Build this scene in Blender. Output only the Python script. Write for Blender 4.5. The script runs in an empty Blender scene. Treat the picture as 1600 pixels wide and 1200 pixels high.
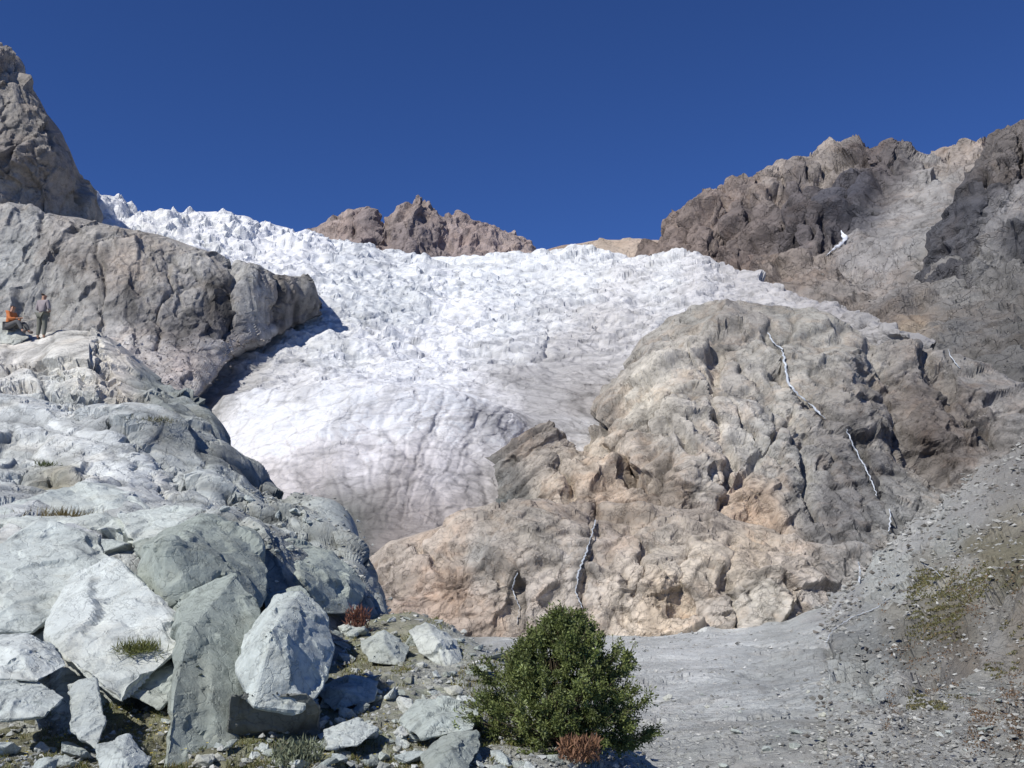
import bpy, bmesh, math, random
import numpy as np
from mathutils import Vector, Matrix
random.seed(7); rng=np.random.default_rng(7)
SC=bpy.context.scene; COL=SC.collection
F=1556.; TH=math.atan(250/F); ct,st=math.cos(TH),math.sin(TH)
def at(px,py,Y):
    px=np.asarray(px,float);py=np.asarray(py,float);Y=np.asarray(Y,float)
    x=(px-800)/F; u=(600-py)/F
    fy=ct-st*u; fz=st+ct*u
    k=Y/fy
    return np.stack([x*k,Y+0*k,fz*k],-1)
def proj(P):
    d=P[...,1]*ct+P[...,2]*st; u=-P[...,1]*st+P[...,2]*ct
    d=np.where(abs(d)<1e-6,1e-6,d)
    return 800+F*P[...,0]/d, 600-F*u/d
# ---------- noise ----------
def h3(ix,iy,iz,s):
    h=(ix.astype(np.int64)*374761393+iy.astype(np.int64)*668265263+iz.astype(np.int64)*2147483647+s*1274126177)&0xffffffff
    h=((h^(h>>13))*1274126177)&0xffffffff
    h=((h^(h>>16))*2246822519)&0xffffffff
    h=h^(h>>15)
    return (h&0xffffff)/float(0xffffff)
def vn(P,s):
    f=np.floor(P); i=f.astype(np.int64); t=P-f; t=t*t*t*(t*(t*6-15)+10)
    r=0
    for a in (0,1):
        wa=t[...,0] if a else 1-t[...,0]
        for b in (0,1):
            wb=t[...,1] if b else 1-t[...,1]
            for c in (0,1):
                wc=t[...,2] if c else 1-t[...,2]
                r=r+wa*wb*wc*h3(i[...,0]+a,i[...,1]+b,i[...,2]+c,s)
    return r*2-1
def att(sc,cell): return np.clip((sc/cell-1.6)/2.4,0,1)
def fbm(P,sc,o=4,s=0,g=.5,cell=None):
    r=0;a=1.;p=P/sc
    for k in range(o):
        w=1 if cell is None else att(sc/2.03**k,cell)
        r=r+a*w*vn(p+k*7.3,s+k); a*=g; p=p*2.03
    return r
def ridge(P,sc,o=4,s=0,cell=None):
    r=0;a=1.;p=P/sc
    for k in range(o):
        w=1 if cell is None else att(sc/2.07**k,cell)
        r=r+a*w*(1-2*abs(vn(p+k*3.1,s+k))); a*=.5; p=p*2.07
    return r
def facet(P,sc,s,A=None,crack=.22,bl=.1,cell=None):
    p=P@np.array(A,float).T if A is not None else P
    p=p/sc
    wf=.05 if cell is None else .05*att(sc/6,cell)
    p=p+.16*np.stack([vn(p*1.7,s+50),vn(p*1.7,s+51),vn(p*1.7,s+52)],-1)+(wf if cell is None else wf[...,None])*np.stack([vn(p*6,s+60),vn(p*6,s+61),vn(p*6,s+62)],-1)
    i=np.floor(p).astype(np.int64)
    f1=np.full(p.shape[:-1],9.);f2=f1.copy();v1=np.zeros(p.shape[:-1]);v2=v1.copy()
    for a in (-1,0,1):
        for b in (-1,0,1):
            for c in (-1,0,1):
                x,y,z=i[...,0]+a,i[...,1]+b,i[...,2]+c
                dx=p[...,0]-x-h3(x,y,z,s);dy=p[...,1]-y-h3(x,y,z,s+1);dz=p[...,2]-z-h3(x,y,z,s+2)
                d=np.sqrt(dx*dx+dy*dy+dz*dz)
                g=(h3(x,y,z,s+3)-.5)*dx+(h3(x,y,z,s+4)-.5)*dy+(h3(x,y,z,s+5)-.5)*dz
                v=(h3(x,y,z,s+6)-.5)+2.8*g
                m=d<f1; m2=(~m)&(d<f2)
                v2=np.where(m,v1,np.where(m2,v,v2)); f2=np.where(m,f1,np.where(m2,d,f2))
                v1=np.where(m,v,v1); f1=np.where(m,d,f1)
    if cell is None: cw=.07; cd=crack
    else:
        bl=np.maximum(bl,2.0*cell/sc); cw=np.maximum(.07,1.3*cell/sc); cd=crack*.07/cw
    t=np.clip((f2-f1)/bl,0,1)
    cr=np.clip((f2-f1)/cw,0,1)
    if cell is not None: crc=1-(1-cr)*(.07/cw)
    else: crc=cr
    return v1*(.5+.5*t)+v2*(.5-.5*t)-cd*(1-cr),crc
# ---------- colour ----------
SAT=.82
def lin(c):
    c=np.asarray(c,float)/255
    c=np.where(c<=.04045,c/12.92,((c+.055)/1.055)**2.4)
    g=c.mean(-1,keepdims=True) if c.ndim else c
    return c*SAT+g*(1-SAT)
KA=1.12
def set_col(me,C):
    a=me.color_attributes.new('Col','FLOAT_COLOR','POINT')
    d=np.ones((len(me.vertices),4),np.float32); d[:,:3]=np.minimum(C,.9)
    a.data.foreach_set('color',d.ravel())
def mk(name,V,Fc,mat,C=None,smooth=False,parent=None):
    me=bpy.data.meshes.new(name)
    V=np.asarray(V,np.float32)
    if isinstance(Fc,np.ndarray):
        n=Fc.shape[1]
        me.vertices.add(len(V)); me.vertices.foreach_set('co',V.ravel())
        me.loops.add(Fc.size); me.loops.foreach_set('vertex_index',Fc.astype(np.int32).ravel())
        me.polygons.add(len(Fc)); me.polygons.foreach_set('loop_start',np.arange(0,Fc.size,n,dtype=np.int32))
        me.update(calc_edges=True)
    else:
        me.from_pydata([tuple(map(float,v)) for v in V],[],Fc)
    me.polygons.foreach_set('use_smooth',[smooth]*len(me.polygons))
    if C is not None: set_col(me,C)
    me.materials.append(mat)
    o=bpy.data.objects.new(name,me); COL.objects.link(o)
    if parent: o.parent=parent
    return o
def tag(o,label=None,cat=None,group=None,kind=None):
    if label:o['label']=label
    if cat:o['category']=cat
    if group:o['group']=group
    if kind:o['kind']=kind
    return o
# ---------- materials ----------
def rockmat(name,S,rust=(1.12,.92,.76),ramt=.4,bump=.6,vary=(.76,1.22),dark=.28):
    m=bpy.data.materials.new(name);m.use_nodes=True;nt=m.node_tree;N=nt.nodes;L=nt.links
    b=N['Principled BSDF'];b.inputs['Roughness'].default_value=.92;b.inputs['Specular IOR Level'].default_value=.15
    tc=N.new('ShaderNodeTexCoord');at_=N.new('ShaderNodeAttribute');at_.attribute_name='Col'
    def noise(sc,det=6,ro=.62,dist=0):
        n=N.new('ShaderNodeTexNoise');n.inputs['Scale'].default_value=sc;n.inputs['Detail'].default_value=det;n.inputs['Roughness'].default_value=ro;n.inputs['Distortion'].default_value=dist
        L.new(tc.outputs['Object'],n.inputs['Vector']);return n.outputs['Fac']
    def mr(v,a,b_,c,d):
        n=N.new('ShaderNodeMapRange');n.inputs[1].default_value=a;n.inputs[2].default_value=b_;n.inputs[3].default_value=c;n.inputs[4].default_value=d;L.new(v,n.inputs[0]);return n.outputs[0]
    def mul(c,v):
        n=N.new('ShaderNodeVectorMath');n.operation='SCALE';L.new(c,n.inputs[0]);L.new(v,n.inputs['Scale']);return n.outputs[0]
    c=mul(at_.outputs['Color'],mr(noise(1/S,7,.76),.32,.68,vary[0],vary[1]))
    vm=N.new('ShaderNodeVectorMath');vm.operation='MULTIPLY';vm.inputs[1].default_value=rust;L.new(c,vm.inputs[0])
    mx=N.new('ShaderNodeMix');mx.data_type='RGBA'
    L.new(mr(noise(.45/S,6,.7,.6),.5,.62,0,ramt),mx.inputs['Factor']);L.new(c,mx.inputs[6]);L.new(vm.outputs[0],mx.inputs[7]);c=mx.outputs[2]
    vo=N.new('ShaderNodeTexVoronoi');vo.feature='DISTANCE_TO_EDGE';vo.inputs['Scale'].default_value=.9/S
    wn=N.new('ShaderNodeTexNoise');wn.inputs['Scale'].default_value=1.5/S;wn.inputs['Detail'].default_value=5
    L.new(tc.outputs['Object'],wn.inputs['Vector'])
    wa=N.new('ShaderNodeVectorMath');wa.operation='SCALE';wa.inputs['Scale'].default_value=S*2.6;L.new(wn.outputs['Color'],wa.inputs[0])
    ad=N.new('ShaderNodeVectorMath');L.new(tc.outputs['Object'],ad.inputs[0]);L.new(wa.outputs[0],ad.inputs[1]);L.new(ad.outputs[0],vo.inputs['Vector'])
    c=mul(c,mr(vo.outputs['Distance'],0,.03,1-dark,1))
    c=mul(c,mr(noise(2.6/S,7,.8),.52,.7,1.04,1-dark*1.3))
    L.new(c,b.inputs['Base Color'])
    bn=N.new('ShaderNodeBump');bn.inputs['Strength'].default_value=bump;bn.inputs['Distance'].default_value=S*.26
    h=N.new('ShaderNodeMath');h.operation='ADD';L.new(noise(1.3/S,9,.76),h.inputs[0]);L.new(mr(vo.outputs['Distance'],0,.05,-.14,0),h.inputs[1])
    L.new(h.outputs[0],bn.inputs['Height']);L.new(bn.outputs[0],b.inputs['Normal'])
    return m
def icemat():
    m=bpy.data.materials.new('glacier_ice');m.use_nodes=True;nt=m.node_tree;N=nt.nodes;L=nt.links
    b=N['Principled BSDF'];b.inputs['Roughness'].default_value=.7;b.inputs['Specular IOR Level'].default_value=.25
    tc=N.new('ShaderNodeTexCoord');a=N.new('ShaderNodeAttribute');a.attribute_name='Col'
    mp=N.new('ShaderNodeMapping');mp.inputs['Scale'].default_value=(.5,1,1.6);mp.inputs['Rotation'].default_value=(0,.35,0);L.new(tc.outputs['Object'],mp.inputs[0])
    def noise(sc,det,ro,dist=0):
        n=N.new('ShaderNodeTexNoise');n.inputs['Scale'].default_value=sc;n.inputs['Detail'].default_value=det;n.inputs['Roughness'].default_value=ro;n.inputs['Distortion'].default_value=dist
        L.new(mp.outputs[0],n.inputs['Vector']);return n.outputs['Fac']
    def mr(v,a_,b_,c,d):
        n=N.new('ShaderNodeMapRange');n.inputs[1].default_value=a_;n.inputs[2].default_value=b_;n.inputs[3].default_value=c;n.inputs[4].default_value=d;L.new(v,n.inputs[0]);return n.outputs[0]
    def mul(c,v):
        n=N.new('ShaderNodeVectorMath');n.operation='SCALE';L.new(c,n.inputs[0]);L.new(v,n.inputs['Scale']);return n.outputs[0]
    c=mul(a.outputs['Color'],mr(noise(.05,9,.76,.5),.35,.65,.86,1.06))
    c=mul(c,mr(noise(.16,8,.8,1.),.5,.66,1,.74))
    L.new(c,b.inputs['Base Color'])
    bn=N.new('ShaderNodeBump');bn.inputs['Strength'].default_value=.9;bn.inputs['Distance'].default_value=2.2
    L.new(noise(.2,10,.78),bn.inputs['Height']);L.new(bn.outputs[0],b.inputs['Normal'])
    return m
def plain(name,c,rough=.8,attr=False,trans=0):
    m=bpy.data.materials.new(name);m.use_nodes=True;nt=m.node_tree;N=nt.nodes;L=nt.links;b=N['Principled BSDF']
    b.inputs['Roughness'].default_value=rough;b.inputs['Specular IOR Level'].default_value=.25
    tc=N.new('ShaderNodeTexCoord');n=N.new('ShaderNodeTexNoise');n.inputs['Scale'].default_value=9;n.inputs['Detail'].default_value=5;L.new(tc.outputs['Object'],n.inputs['Vector'])
    r=N.new('ShaderNodeMapRange');r.inputs[3].default_value=.75;r.inputs[4].default_value=1.25;L.new(n.outputs['Fac'],r.inputs[0])
    s=N.new('ShaderNodeVectorMath');s.operation='SCALE';L.new(r.outputs[0],s.inputs['Scale'])
    if attr:
        a=N.new('ShaderNodeAttribute');a.attribute_name='Col';L.new(a.outputs['Color'],s.inputs[0])
    else: s.inputs[0].default_value=c
    L.new(s.outputs[0],b.inputs['Base Color'])
    if trans:
        t=N.new('ShaderNodeBsdfTranslucent');L.new(s.outputs[0],t.inputs['Color'])
        mx=N.new('ShaderNodeMixShader');mx.inputs[0].default_value=trans;L.new(b.outputs[0],mx.inputs[1]);L.new(t.outputs[0],mx.inputs[2]);L.new(mx.outputs[0],N['Material Output'].inputs['Surface'])
    return m
# ---------- relief layer ----------
LAY={}
def segd(U,V,pts):
    d=np.full(U.shape,1e9)
    for (x0,y0),(x1,y1) in zip(pts[:-1],pts[1:]):
        vx,vy=x1-x0,y1-y0; t=np.clip(((U-x0)*vx+(V-y0)*vy)/(vx*vx+vy*vy+1e-9),0,1)
        d=np.minimum(d,np.hypot(U-x0-t*vx,V-y0-t*vy))
    return d
def normals(G,blur=0):
    du=np.gradient(G,axis=1);dv=np.gradient(G,axis=0)
    n=np.cross(du,dv);n/=np.linalg.norm(n,axis=-1,keepdims=True)+1e-12
    for _ in range(blur):
        p=np.pad(n,((1,1),(1,1),(0,0)),mode='edge')
        n=(p[:-2,1:-1]+p[2:,1:-1]+p[1:-1,:-2]+p[1:-1,2:]+p[1:-1,1:-1])/5
    n/=np.linalg.norm(n,axis=-1,keepdims=True)+1e-12
    return n
def sm1(a,k):
    if k<2: return a
    for _ in range(2):
        p=np.pad(a,k//2,mode='reflect',reflect_type='odd'); c=np.cumsum(np.insert(p,0,0)); w=2*(k//2)+1
        a=(c[w:]-c[:-w])/w
    return a
def relief(key,name,x0,x1,rows,mat,cols,step=2.4,macro=(),facets=(),fine=None,ridges=(),creases=(),bumps=(),A=None,ampf=None,soft=22,warp=18,crackdark=.24,smooth=False,ka=1.,stains=(),smY=50,smy=7,vstep=None,attk=1.,bl=.1,mott=None,tint=(1,1,1)):
    xs=np.arange(x0,x1+step,step); R=[]; vstep=vstep or step
    for r in rows:
        r=np.array(r,float); R.append(at(xs,sm1(np.interp(xs,r[:,0],r[:,1]),int(smy/step)),sm1(np.interp(xs,r[:,0],r[:,2]),int(smY/step))))
    out=[];n=len(R)
    for k in range(n-1):
        a=R[max(k-1,0)];b=R[k];c=R[k+1];d=R[min(k+2,n-1)]
        _,pb=proj(b);_,pc=proj(c); m=max(6,int(np.percentile(abs(pb-pc),70)/(vstep if k else step*2)))
        T=.28
        for t in np.arange(m)/m:
            t2,t3=t*t,t*t*t
            out.append((2*t3-3*t2+1)*b+(t3-2*t2+t)*T*(c-a)+(-2*t3+3*t2)*c+(t3-t2)*T*(d-b))
    out.append(R[-1]); G=np.array(out)
    U,W=proj(G); W0=W.copy();U0=U.copy()
    N=normals(G,6); s=np.sign(np.sum(N*(-G),-1).mean()); N=N*s
    amp=np.ones(U.shape) if ampf is None else ampf(U,W)
    D=np.zeros(U.shape); sc0=G[...,1].mean()*.03
    for (a,sc,sd) in macro: D+=a*fbm(G,sc,4,sd)
    jx=fbm(G,sc0,4,5)*9; jy=fbm(G,sc0,4,9)*9
    for pts,w,a in creases:
        dd=segd(U+jx,W+jy,pts); D-=a*np.exp(-(dd/w)**2)
    for (bx,by,rx,ry,a) in bumps: D+=a*np.exp(-((U-bx)/rx)**2-((W-by)/ry)**2)
    G=G+N*D[...,None]; N=normals(G,16)*s
    cell=(np.maximum(np.linalg.norm(np.gradient(G,axis=1),axis=-1),np.linalg.norm(np.gradient(G,axis=0),axis=-1))+1e-9)*attk
    D=np.zeros(U.shape);CR=np.ones(U.shape)
    for (a,sc,sd) in ridges: D+=amp*a*ridge(G,sc,5,sd,cell)
    for (a,sc,sd) in facets:
        w=att(sc/1.5,cell); f,cr=facet(G,sc,sd,A,bl=bl,cell=cell); D+=amp*a*f*w; CR*=1-crackdark*(1-cr)*np.minimum(w*1.5,1)
    if fine: D+=amp*fine[0]*fbm(G,fine[1],4,77,.6,cell)
    G=G+N*D[...,None]
    fs=fine[1]*14
    wx=U0+warp*fbm(G,fs,5,31,.65); wy=W0+warp*fbm(G,fs,5,41,.65)
    num=0;den=0
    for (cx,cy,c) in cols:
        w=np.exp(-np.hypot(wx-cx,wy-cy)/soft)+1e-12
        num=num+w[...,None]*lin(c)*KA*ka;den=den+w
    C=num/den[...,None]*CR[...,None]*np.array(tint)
    if mott:
        q=0
        for j,sc in enumerate(mott[1]): q=q+fbm(G,sc,4,120+j,.65,cell)
        C*=(1+mott[0]*np.clip(q,-1.6,1.6))[...,None]
    for pts,w,a in stains:
        dd=segd(U0+jx*.5,W0+jy*.5,pts); e=np.exp(-(dd/w)**4)*np.clip(.75+.6*fbm(G,fine[1]*2.5,3,91),0,1); C*=(1-(1-a)*e)[...,None]
    nv,nu=U.shape; idx=np.arange(nv*nu).reshape(nv,nu)
    Q=np.stack([idx[:-1,:-1],idx[1:,:-1],idx[1:,1:],idx[:-1,1:]],-1).reshape(-1,4)
    if s<0: Q=Q[:,::-1]
    o=mk(name,G.reshape(-1,3),np.ascontiguousarray(Q),mat,C.reshape(-1,3),smooth); o['kind']='structure'
    pu,pv=proj(G); LAY[key]=(G.reshape(-1,3),pu.ravel(),pv.ravel(),(N).reshape(-1,3))
    return o
def find(key,px,py):
    G,u,v,N=LAY[key]; d=(u-px)**2+(v-py)**2
    c=np.where(d<max(d.min()*1.5,20))[0]; i=c[np.argmin(G[c,1])]
    return G[i].copy(),N[i].copy()
# ================= SETTING =================
m_far=rockmat('distant_rock',60,ramt=.2,bump=.8,dark=.2)
m_mt=rockmat('mountain_rock',35,ramt=.3,bump=.95,dark=.3)
m_cl=rockmat('cliff_rock',9,ramt=.25,bump=.75,dark=.28)
m_bl=rockmat('bluff_rock',6,ramt=.35,bump=.85,dark=.34)
m_gr=rockmat('scree',1.2,ramt=.15,bump=.9,dark=.3,vary=(.85,1.15))
m_sl=rockmat('pale_gneiss',.8,rust=(1.05,.97,.88),ramt=.4,bump=.65,dark=.34,vary=(.78,1.12))
m_bo=rockmat('boulder_stone',.45,rust=(1.05,.97,.88),ramt=.35,bump=.5,dark=.3,vary=(.8,1.12))
m_soil=rockmat('rubble_soil',.25,rust=(.85,.92,.6),ramt=.5,bump=.9,dark=.4)
m_ice=icemat()
def off(r,dy,dY): return [(x,y+dy,Y+dY) for x,y,Y in r]

# centre peak
SAT=.7
t=[(400,415),(470,382),(490,368),(505,354),(530,338),(545,324),(575,324),(600,340),(625,322),(650,306),(672,312),(690,328),(715,326),(740,345),(765,358),(800,372),(830,395),(870,415),(900,430)]
t=[(x,y,3000) for x,y in t]
o=relief('peak','mountain',400,900,[off(t,60,700),t,[(x,y+(480-y)*.45,2800) for x,y,Y in t],[(400,490,2500),(900,490,2500)]],m_far,
 [(520,360,(160,141,129)),(580,350,(138,123,117)),(650,330,(150,133,123)),(660,380,(130,117,113)),(740,370,(158,139,131)),(800,390,(167,147,135)),(600,390,(148,129,119))],
 macro=[(16,260,1)],ridges=[(11,170,3)],facets=[(13,80,4),(7,34,5)],fine=(4,14),A=[[1.3,0,0],[0,1,0],[0,0,.6]],soft=14,step=1.5,ka=1.04,attk=.65,smy=4,
 creases=[([(600,335),(605,400)],8,26),([(690,325),(700,400)],7,18),([(560,330),(545,400)],7,16),([(650,310),(640,400)],4,-22)])
tag(o,'jagged brown rock peak rising beyond the middle of the glacier','mountain')
SAT=.82
t=[(800,425),(830,402),(850,391),(880,384),(940,377),(1000,375),(1040,379),(1110,390)]
t=[(x,y,2400) for x,y in t]
o=relief('fr','ridge',800,1110,[off(t,40,500),t,[(800,470,2150),(1110,470,2150)]],m_far,[(850,392,(168,145,126)),(950,382,(185,166,144)),(1030,382,(190,168,146))],macro=[(5,200,2)],facets=[(5,60,5),(3,24,6)],fine=(1.5,12),soft=14)
tag(o,'low tan ridge on the skyline behind the glacier','ridge')
# right mountain
t=[(960,470,1800),(1000,425,1750),(1020,398,1700),(1050,360,1700),(1085,315,1700),(1120,285,1700),(1180,268,1700),(1220,245,1750),(1280,225,1750),(1320,232,1700),(1340,222,1600),(1365,213,1550),(1400,222,1550),(1450,240,1600),(1500,232,1600),(1540,240,1500),(1600,215,1450),(1700,160,1400),(1950,60,1300)]
t=[(x,y+4 if x<1700 else y,Y) for x,y,Y in t]
r2=[(960,480,1600),(1020,430,1500),(1100,385,1450),(1250,345,1400),(1400,330,1300),(1600,320,1200),(1950,200,1100)]
r3=[(960,500,1450),(1100,430,1300),(1230,435,1150),(1400,440,1000),(1600,440,900),(1950,380,850)]
r4=[(960,640,1000),(1100,620,900),(1300,620,800),(1450,570,680),(1600,570,600),(1950,520,560)]
r5=[(960,720,900),(1300,720,700),(1600,720,500),(1950,700,480)]
o=relief('rm','mountain',960,1900,[off(t,80,500),t,r2,r3,r4,r5],m_mt,
 [(1060,370,(138,122,111)),(1110,310,(150,134,123)),(1200,280,(167,154,141)),(1160,340,(120,109,103)),(1230,300,(106,99,98)),(1290,250,(154,143,132)),(1260,370,(106,99,98)),(1180,390,(128,115,107)),
  (1370,240,(120,109,104)),(1350,290,(80,80,88)),(1400,270,(108,103,101)),(1320,330,(88,87,93)),(1440,290,(166,161,154)),(1480,260,(168,155,142)),(1400,350,(158,154,149)),(1470,320,(150,147,143)),(1350,410,(160,155,150)),(1450,400,(156,153,149)),(1290,420,(167,154,142)),(1240,430,(146,133,121)),
  (1400,480,(128,124,120)),(1560,450,(130,127,122)),(1500,520,(124,122,118)),(1600,520,(114,112,108)),(1425,505,(168,150,126)),(1300,460,(134,128,121)),(1380,560,(130,126,120)),(1480,470,(138,135,130))],
 macro=[(16,260,11)],ridges=[(13,130,13)],facets=[(16,80,14),(8.5,32,15),(4.2,13,16),(1.8,6,17)],fine=(1.4,9),A=[[1.3,0,0],[0,1,0],[0,0,.65]],soft=13,step=1.8,attk=.65,mott=(.10,[40,12]),
 ampf=lambda U,W:np.clip(1-.85*np.exp(-((U-1420)/95)**2-((W-350)/75)**2)-.3*(W>440),.12,1)*np.where(W>430,.75,1),
 creases=[([(1365,215),(1340,270),(1320,330),(1310,380)],12,30),([(1230,245),(1215,300),(1240,370)],10,24),([(1120,290),(1130,340),(1110,400)],8,20),([(1290,230),(1280,300),(1290,380)],7,18),([(1180,270),(1170,330),(1150,400)],7,16),([(1260,235),(1255,300),(1265,360)],5,14),([(1400,225),(1390,270)],6,16),([(1070,340),(1080,400)],6,14)])
tag(o,'broad craggy brown mountain with grey scree at the right of the skyline','mountain')
# right crag
t=[(1440,440,1080),(1452,402,1050),(1475,372,1050),(1500,338,1050),(1520,295,1040),(1535,262,1040),(1560,225,1030),(1580,205,1020),(1605,188,1020),(1700,120,1000),(1900,30,980)]
o=relief('rc','crag',1440,1880,[off(t,80,300),t,[(1440,450,1010),(1520,370,980),(1600,320,960),(1900,250,930)],[(1440,456,965),(1490,430,945),(1540,425,920),(1600,425,905),(1900,400,850)],[(1440,480,960),(1540,480,930),(1900,480,900)]],m_mt,
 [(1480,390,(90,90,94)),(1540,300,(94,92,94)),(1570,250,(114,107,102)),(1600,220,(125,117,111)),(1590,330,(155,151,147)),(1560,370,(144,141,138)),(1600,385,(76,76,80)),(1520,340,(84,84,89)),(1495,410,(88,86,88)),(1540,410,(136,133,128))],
 macro=[(9,120,21)],ridges=[(7,80,23)],facets=[(9,45,24),(5,18,25),(2.4,7,26)],fine=(.8,7),A=[[1.3,0,0],[0,1,0],[0,0,.6]],soft=12,attk=.7,
 creases=[([(1560,240),(1545,320),(1530,400)],7,12),([(1600,230),(1590,300)],7,12)])
tag(o,'dark steep crag at the right edge above the scree','crag')
# left peak
t=[(-400,-160,700),(-150,-60,690),(-60,40,680),(0,85,680),(18,98,680),(40,140,680),(68,182,680),(92,228,680),(112,272,690),(124,305,700),(135,345,720),(150,390,740),(170,470,760)]
o=relief('lp','mountain',-380,168,[off(t,60,300),t,[(-400,150,640),(0,260,640),(80,290,650),(125,350,690),(170,480,740)],[(-400,500,600),(170,500,680)]],m_cl,
 [(20,120,(148,141,132)),(40,200,(136,130,121)),(20,240,(122,116,110)),(80,260,(148,140,130)),(60,300,(138,130,121)),(10,300,(152,148,141)),(40,370,(160,157,150)),(110,330,(152,149,141))],
 macro=[(7,120,31)],ridges=[(3.8,60,33)],facets=[(6,36,34),(3.2,13,35),(1.5,5,36)],fine=(.5,4),A=[[1,0,0],[0,1,0],[0,0,.7]],soft=18,smY=20,step=2,ka=1.07,attk=.7,mott=(.08,[20,7]))
tag(o,'steep grey-brown rock peak at the left edge above the glacier','mountain')
# glacier
t=[(60,330,950),(100,312,950),(125,310,950),(180,318,960),(240,330,980),(300,338,980),(350,342,980),(385,352,980),(400,364,985),(450,368,1000),(500,372,1020),(540,378,1030),(560,385,1040),(600,396,1060),(640,400,1070),(700,402,1080),(760,403,1080),(820,402,1080),(870,397,1070),(930,393,1050),(980,400,1030),(1020,405,1000),(1060,402,970),(1100,408,940),(1130,420,900),(1170,432,850),(1200,448,800),(1240,462,750),(1290,478,700),(1340,496,640),(1400,516,590),(1460,545,570)]
r2=[(60,370,880),(300,380,860),(500,425,850),(700,450,890),(900,450,890),(1100,440,820),(1200,470,730),(1300,500,640),(1400,530,580),(1460,550,565)]
r3=[(60,480,740),(300,490,700),(500,500,670),(700,510,710),(900,510,700),(1100,500,670),(1300,540,610),(1460,570,560)]
r4=[(60,570,590),(320,570,565),(500,568,555),(700,578,558),(850,592,550),(1000,600,560),(1460,620,550)]
r4b=[(60,610,550),(320,610,528),(400,600,520),(500,596,508),(600,600,505),(700,611,506),(830,643,500),(1000,660,520),(1460,690,520)]
r5=[(60,650,515),(320,645,493),(350,622,478),(400,604,460),(500,598,448),(600,602,444),(700,613,447),(780,627,458),(830,648,475),(1000,690,510),(1460,760,510)]
r6=[(60,700,485),(320,700,465),(400,668,444),(500,655,433),(600,660,429),(700,670,432),(780,690,442),(830,710,456),(1000,740,480),(1460,800,480)]
r7=[(60,780,445),(350,770,422),(450,755,404),(600,750,396),(700,755,399),(790,765,414),(1000,790,440),(1460,850,450)]
r8=[(60,880,395),(600,870,355),(1000,880,385),(1460,900,400)]
ice=lambda U,W:np.clip((645-W)/70,.2,1)*np.clip(1.0-.3*((W>560)&(W<640)),0,1)*np.clip(1.9-(W-330)/80,.85,1.9)*(1-.4*np.exp(-((U-900)/80)**2-((W-570)/50)**2))
flow=[];fcr=[]
fr_=random.Random(3)
for i in range(30):
    a=365+i*15+fr_.uniform(-8,8); l=[(a+30,612+ (a-400)*.04),(a+8+fr_.uniform(-8,8),655),(a-6+(540-a)*.10,705),(a+(560-a)*.33,765),(a+(570-a)*.5,815)]
    if fr_.random()<.4: l=l[fr_.choice([0,1]):fr_.choice([3,4])]
    flow.append((l,fr_.uniform(1.6,4),fr_.choice([.88,.92,1.06,1.08,.86,.95]))); fcr.append((l,fr_.uniform(2.5,5),fr_.uniform(.05,.35)))
o=relief('gl','glacier',60,1456,[off(t,35,220),t,r2,r3,r4,r4b,r5,r6,r7,r8],m_ice,
 [(160,320,(236,238,240)),(300,350,(233,236,238)),(420,385,(235,237,240)),(600,425,(220,223,225)),(750,430,(220,223,225)),(900,425,(216,218,219)),(1050,425,(211,212,212)),
  (600,480,(210,214,216)),(500,520,(222,224,225)),(700,490,(230,232,234)),(800,480,(215,218,220)),(700,560,(233,233,235)),(600,570,(237,237,239)),(380,565,(176,174,172)),(430,530,(198,198,198)),(340,590,(156,154,151)),(450,590,(212,211,211)),
  (900,560,(190,187,185)),(860,600,(182,179,177)),(920,600,(166,161,157)),(960,520,(196,193,191)),(840,520,(212,212,212)),(1000,450,(208,207,207)),(1100,440,(202,200,200)),(1200,460,(186,183,182)),(1300,490,(174,170,169)),(1380,520,(162,159,157)),
  (400,630,(243,243,244)),(500,640,(243,243,244)),(430,700,(237,234,235)),(600,640,(239,238,240)),(700,660,(230,228,229)),(780,680,(224,221,221)),(480,755,(200,193,191)),(560,720,(230,225,226)),(420,745,(210,203,200)),(620,770,(160,153,149)),(560,810,(112,114,108)),(520,820,(96,99,94)),(600,800,(122,118,113)),(700,720,(210,205,206)),(740,780,(182,173,168)),(680,790,(174,164,159)),(760,740,(200,194,192)),(650,740,(190,183,182)),(640,820,(158,148,141)),(520,790,(140,136,132)),(560,840,(92,94,90)),(810,675,(226,226,228)),(905,690,(222,222,224))],
 macro=[(3,90,41)],ridges=[(2.8,60,43)],facets=[(3.3,38,44),(2.9,17,45),(2.0,8,46)],fine=(1.7,8),A=[[.6,0,.15],[0,.8,0],[-.1,0,1.1]],ampf=ice,soft=16,warp=26,crackdark=.26,step=1.9,vstep=1.0,attk=.34,ka=1.06,bl=.16,mott=(.06,[14,5]),tint=(1.01,1.0,.975),
 creases=[([(590,625),(575,700),(520,800)],9,.7),([(700,640),(668,700),(700,810)],10,.9),([(750,650),(740,700),(770,790)],8,.8),([(860,510),(850,560)],6,2),([(340,600),(420,560),(520,520)],8,2.5),([(600,650),(640,720),(720,790)],6,.7)]+fcr,
 stains=[([(860,500),(850,580)],6,.9)]+flow)
tag(o,'white crevassed glacier tongue filling the valley with a smooth dirty snout','glacier')
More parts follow.
